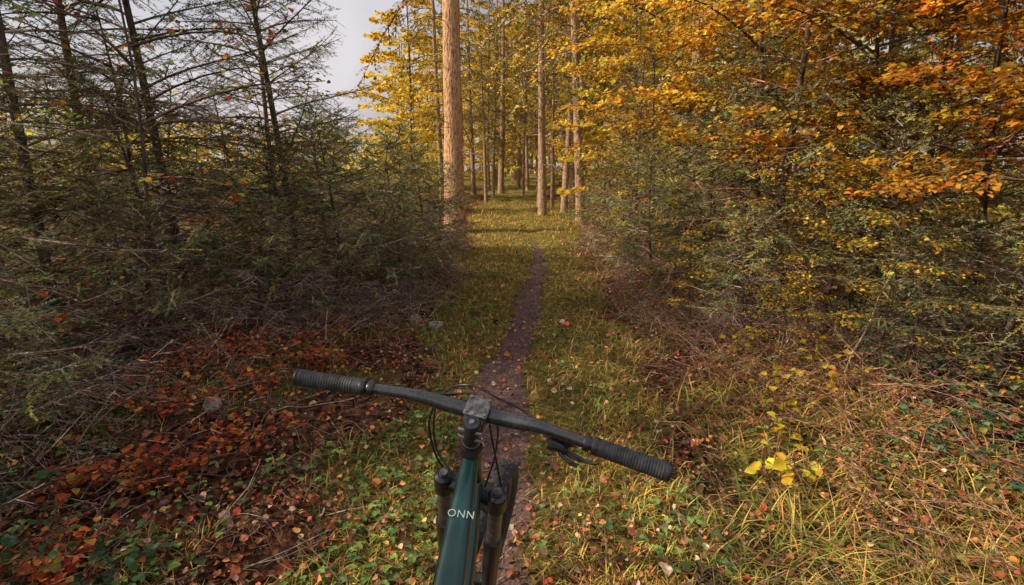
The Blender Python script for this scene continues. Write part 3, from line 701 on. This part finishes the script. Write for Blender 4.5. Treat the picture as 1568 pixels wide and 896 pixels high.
cab([st(-.20,.004,.05),st(-.10,-.004,.07),st(-.02,.0,.085),st(.035,-.05,.07),st(.045,-.12,.035),st(.035,-.2,-.0)],.0022)
part('cables',mb,[K_black])
# fork and wheel turned a little further than the bar
STEER=R(14); SX=st(1,0,0)-st(0,0,0);SF=st(0,0,1)-st(0,0,0)
mb=MB();ac=-.235
ts=np.linspace(-1,1,13)
tube(mb,[st(x*.072,ac,.010*(1-abs(x)**2)) for x in ts],np.stack([np.interp(np.abs(ts),[0,1],[.030,.022]),np.interp(np.abs(ts),[0,1],[.020,.018])],-1),14,0,hint=tuple(AF))
AXA=-.858;AFO=.056
for s in (-1,1):
    x=s*.066
    tube(mb,[st(x,ac+.020,.0),st(x,ac-.03,0)],[.0235,.0225],20,0)
    tube(mb,[st(x,ac+.020,0),st(x,ac+.026,0),st(x,ac+.032,0)],[.0215,.021,.014],20,0)
    tube(mb,[st(x,ac+.032,0),st(x,ac+.042,0)],[.0105,.0095],14,2)
    tube(mb,[st(x,ac-.03,0),st(x,ac-.20,0)],[.0175,.0175],18,1)
    tube(mb,[st(x,ac-.185,0),st(x,ac-.20,0),st(x,ac-.30,0),st(x*.98,AXA+.06,.006),st(x*.95,AXA,.02),st(x*.9,AXA-.01,AFO)],[.0235,.024,.0225,.021,.02,.014],18,0)
tube(mb,smoothc([st(-.062,ac-.22,.012),st(-.055,ac-.195,.045),st(-.02,ac-.17,.06),st(.02,ac-.17,.06),st(.055,ac-.195,.045),st(.062,ac-.22,.012)],5),.0115,12,0,flat=.7)
tube(mb,[st(-.07,AXA,AFO),st(.07,AXA,AFO)],[.010,.010],12,2,hint=(0,0,1))
part('suspension_fork',mb,[K_black,K_met,K_grey])
def wheel(name,C,X,Yv,Zv,hub=.05,rotor=-1):
    mb=MB();n=96;a=np.linspace(0,2*math.pi,n,endpoint=False)
    def ring(prof,mat):
        k=len(prof);V=np.zeros((n,k,3))
        for j,(r,x) in enumerate(prof): V[:,j]=C+r*(np.cos(a)[:,None]*Yv+np.sin(a)[:,None]*Zv)+x*X
        i=np.arange(n)[:,None];j=np.arange(k)[None]
        F=np.stack([i*k+j,((i+1)%n)*k+j,((i+1)%n)*k+(j+1)%k,i*k+(j+1)%k],-1).reshape(-1,4)
        mb.add(V.reshape(-1,3),F,mat)
    ring([(.341+.027*math.sin(t),.031*math.cos(t)) for t in np.linspace(0,2*math.pi,16,endpoint=False)],0)
    ring([(.318,-.016),(.322,-.016),(.322,.016),(.318,.016),(.303,.010),(.300,0),(.303,-.010)],1)
    for k in range(78):
        t=2*math.pi*k/78
        for (off,ang) in ((-.008,0),(.008,0)) if k%2 else ((-.022,-.7),(.022,.7)):
            rd=math.cos(t)*Yv+math.sin(t)*Zv;tg=-math.sin(t)*Yv+math.cos(t)*Zv
            nv=rd*math.cos(ang)+X*math.sin(ang);sd=np.cross(nv,tg)
            r=.3675 if ang==0 else .3605
            box(mb,C+rd*r+X*off,[sd,tg,nv],(.011,.014,.008),.0012,0,1)
    P0=[];P1=[]
    for k in range(32):
        t=2*math.pi*k/32;s=1 if k%2 else -1;t2=t+s*.6*(1 if k%4<2 else -1)
        P0.append(C+.025*(math.cos(t2)*Yv+math.sin(t2)*Zv)+s*X*.028);P1.append(C+.303*(math.cos(t)*Yv+math.sin(t)*Zv))
    sticks(mb,P0,P1,.0013,.0013,2,(1,1,1))
    tube(mb,[C-X*hub,C-X*.03,C,C+X*.03,C+X*hub],[.012,.026,.017,.026,.012],16,1,hint=tuple(Zv))
    ring([(.090,rotor*.040),(.078,rotor*.040),(.078,rotor*.042),(.090,rotor*.042)],2)
    for k in range(6):
        t=k*1.047;tube(mb,[C+X*rotor*.041+.015*(math.cos(t)*Yv+math.sin(t)*Zv),C+X*rotor*.041+.08*(math.cos(t+.4)*Yv+math.sin(t+.4)*Zv)],.003,6,2)
    part(name,mb,[K_rub,K_black,K_met])
wheel('front_wheel',st(0,AXA,AFO),SX,SF,AU)
wheel('rear_wheel',rax,np.array([1.,0,0]),np.array([0,1.,0]),np.array([0,0,1.]),hub=.065)
mb=MB()
for s,ang in ((1,-.2),(-1,-.2+math.pi)):
    dv=np.array([0,math.cos(ang),math.sin(ang)]);b=bb+[s*.055,0,0];e=b+dv*.17+[s*.012,0,0]
    tube(mb,[b,e],[.015,.011],12,0,flat=.6,hint=(0,0,1))
    box(mb,e+[s*.06,0,0],np.eye(3),(.095,.095,.016),.004,0)
a=np.linspace(0,2*math.pi,65)
tube(mb,[bb+[.048,.065*math.cos(t),.065*math.sin(t)] for t in a],.004,6,1,caps=False)
tube(mb,[rax+[.05,.07*math.cos(t),.07*math.sin(t)] for t in a],.006,6,1,caps=False)
tube(mb,[rax+[.035,.05*math.cos(t),.05*math.sin(t)] for t in a],.012,6,1,caps=False)
for s in (-1,1): tube(mb,[bb+[.048,0,s*.066],rax+[.05,0,s*.07]],.004,6,1)
part('drivetrain',mb,[K_black,K_met])
# ------------------------------------------------------------ light
el=R(34);sh=np.array([-.98,-.16]);sh/=np.linalg.norm(sh)
sd=Vector((sh[0]*math.cos(el),sh[1]*math.cos(el),math.sin(el)))
sun=bpy.data.lights.new('sun','SUN');sun.energy=5;sun.angle=R(.5);sun.color=(1,.85,.60)
so=bpy.data.objects.new('sun',sun);scene.collection.objects.link(so);so.rotation_euler=sd.to_track_quat('Z','Y').to_euler();so.location=(-10,5,15)
w=bpy.data.worlds.new('World');scene.world=w;w.use_nodes=True;nt=w.node_tree
bg=nt.nodes['Background'];sk=nt.nodes.new('ShaderNodeTexSky');sk.sky_type='NISHITA';sk.sun_disc=False
sk.sun_elevation=el;sk.sun_rotation=math.atan2(sh[0],sh[1]);sk.dust_density=6.0;sk.air_density=1.0;sk.ozone_density=.6
tc=nt.nodes.new('ShaderNodeTexCoord');cn=nt.nodes.new('ShaderNodeTexNoise');cn.inputs['Scale'].default_value=2.6;cn.inputs['Detail'].default_value=5
nt.links.new(tc.outputs['Generated'],cn.inputs['Vector'])
cm=nt.nodes.new('ShaderNodeMapRange');cm.inputs[1].default_value=.35;cm.inputs[2].default_value=.65;cm.inputs[3].default_value=.2;cm.inputs[4].default_value=.85
nt.links.new(cn.outputs['Fac'],cm.inputs[0])
mx=nt.nodes.new('ShaderNodeMix');mx.data_type='RGBA';nt.links.new(cm.outputs[0],mx.inputs[0]);nt.links.new(sk.outputs[0],mx.inputs[6]);mx.inputs[7].default_value=(5.7,5.3,5.5,1)
nt.links.new(mx.outputs[2],bg.inputs[0]);bg.inputs[1].default_value=.15
# ------------------------------------------------------------ camera
cam=bpy.data.cameras.new('camera');co=bpy.data.objects.new('camera',cam);scene.collection.objects.link(co);scene.camera=co
cam.lens=18;cam.sensor_width=36;cam.clip_start=.05;cam.clip_end=1000
co.location=(0,0,1.6);co.rotation_euler=(R(90-13.5),0,0)
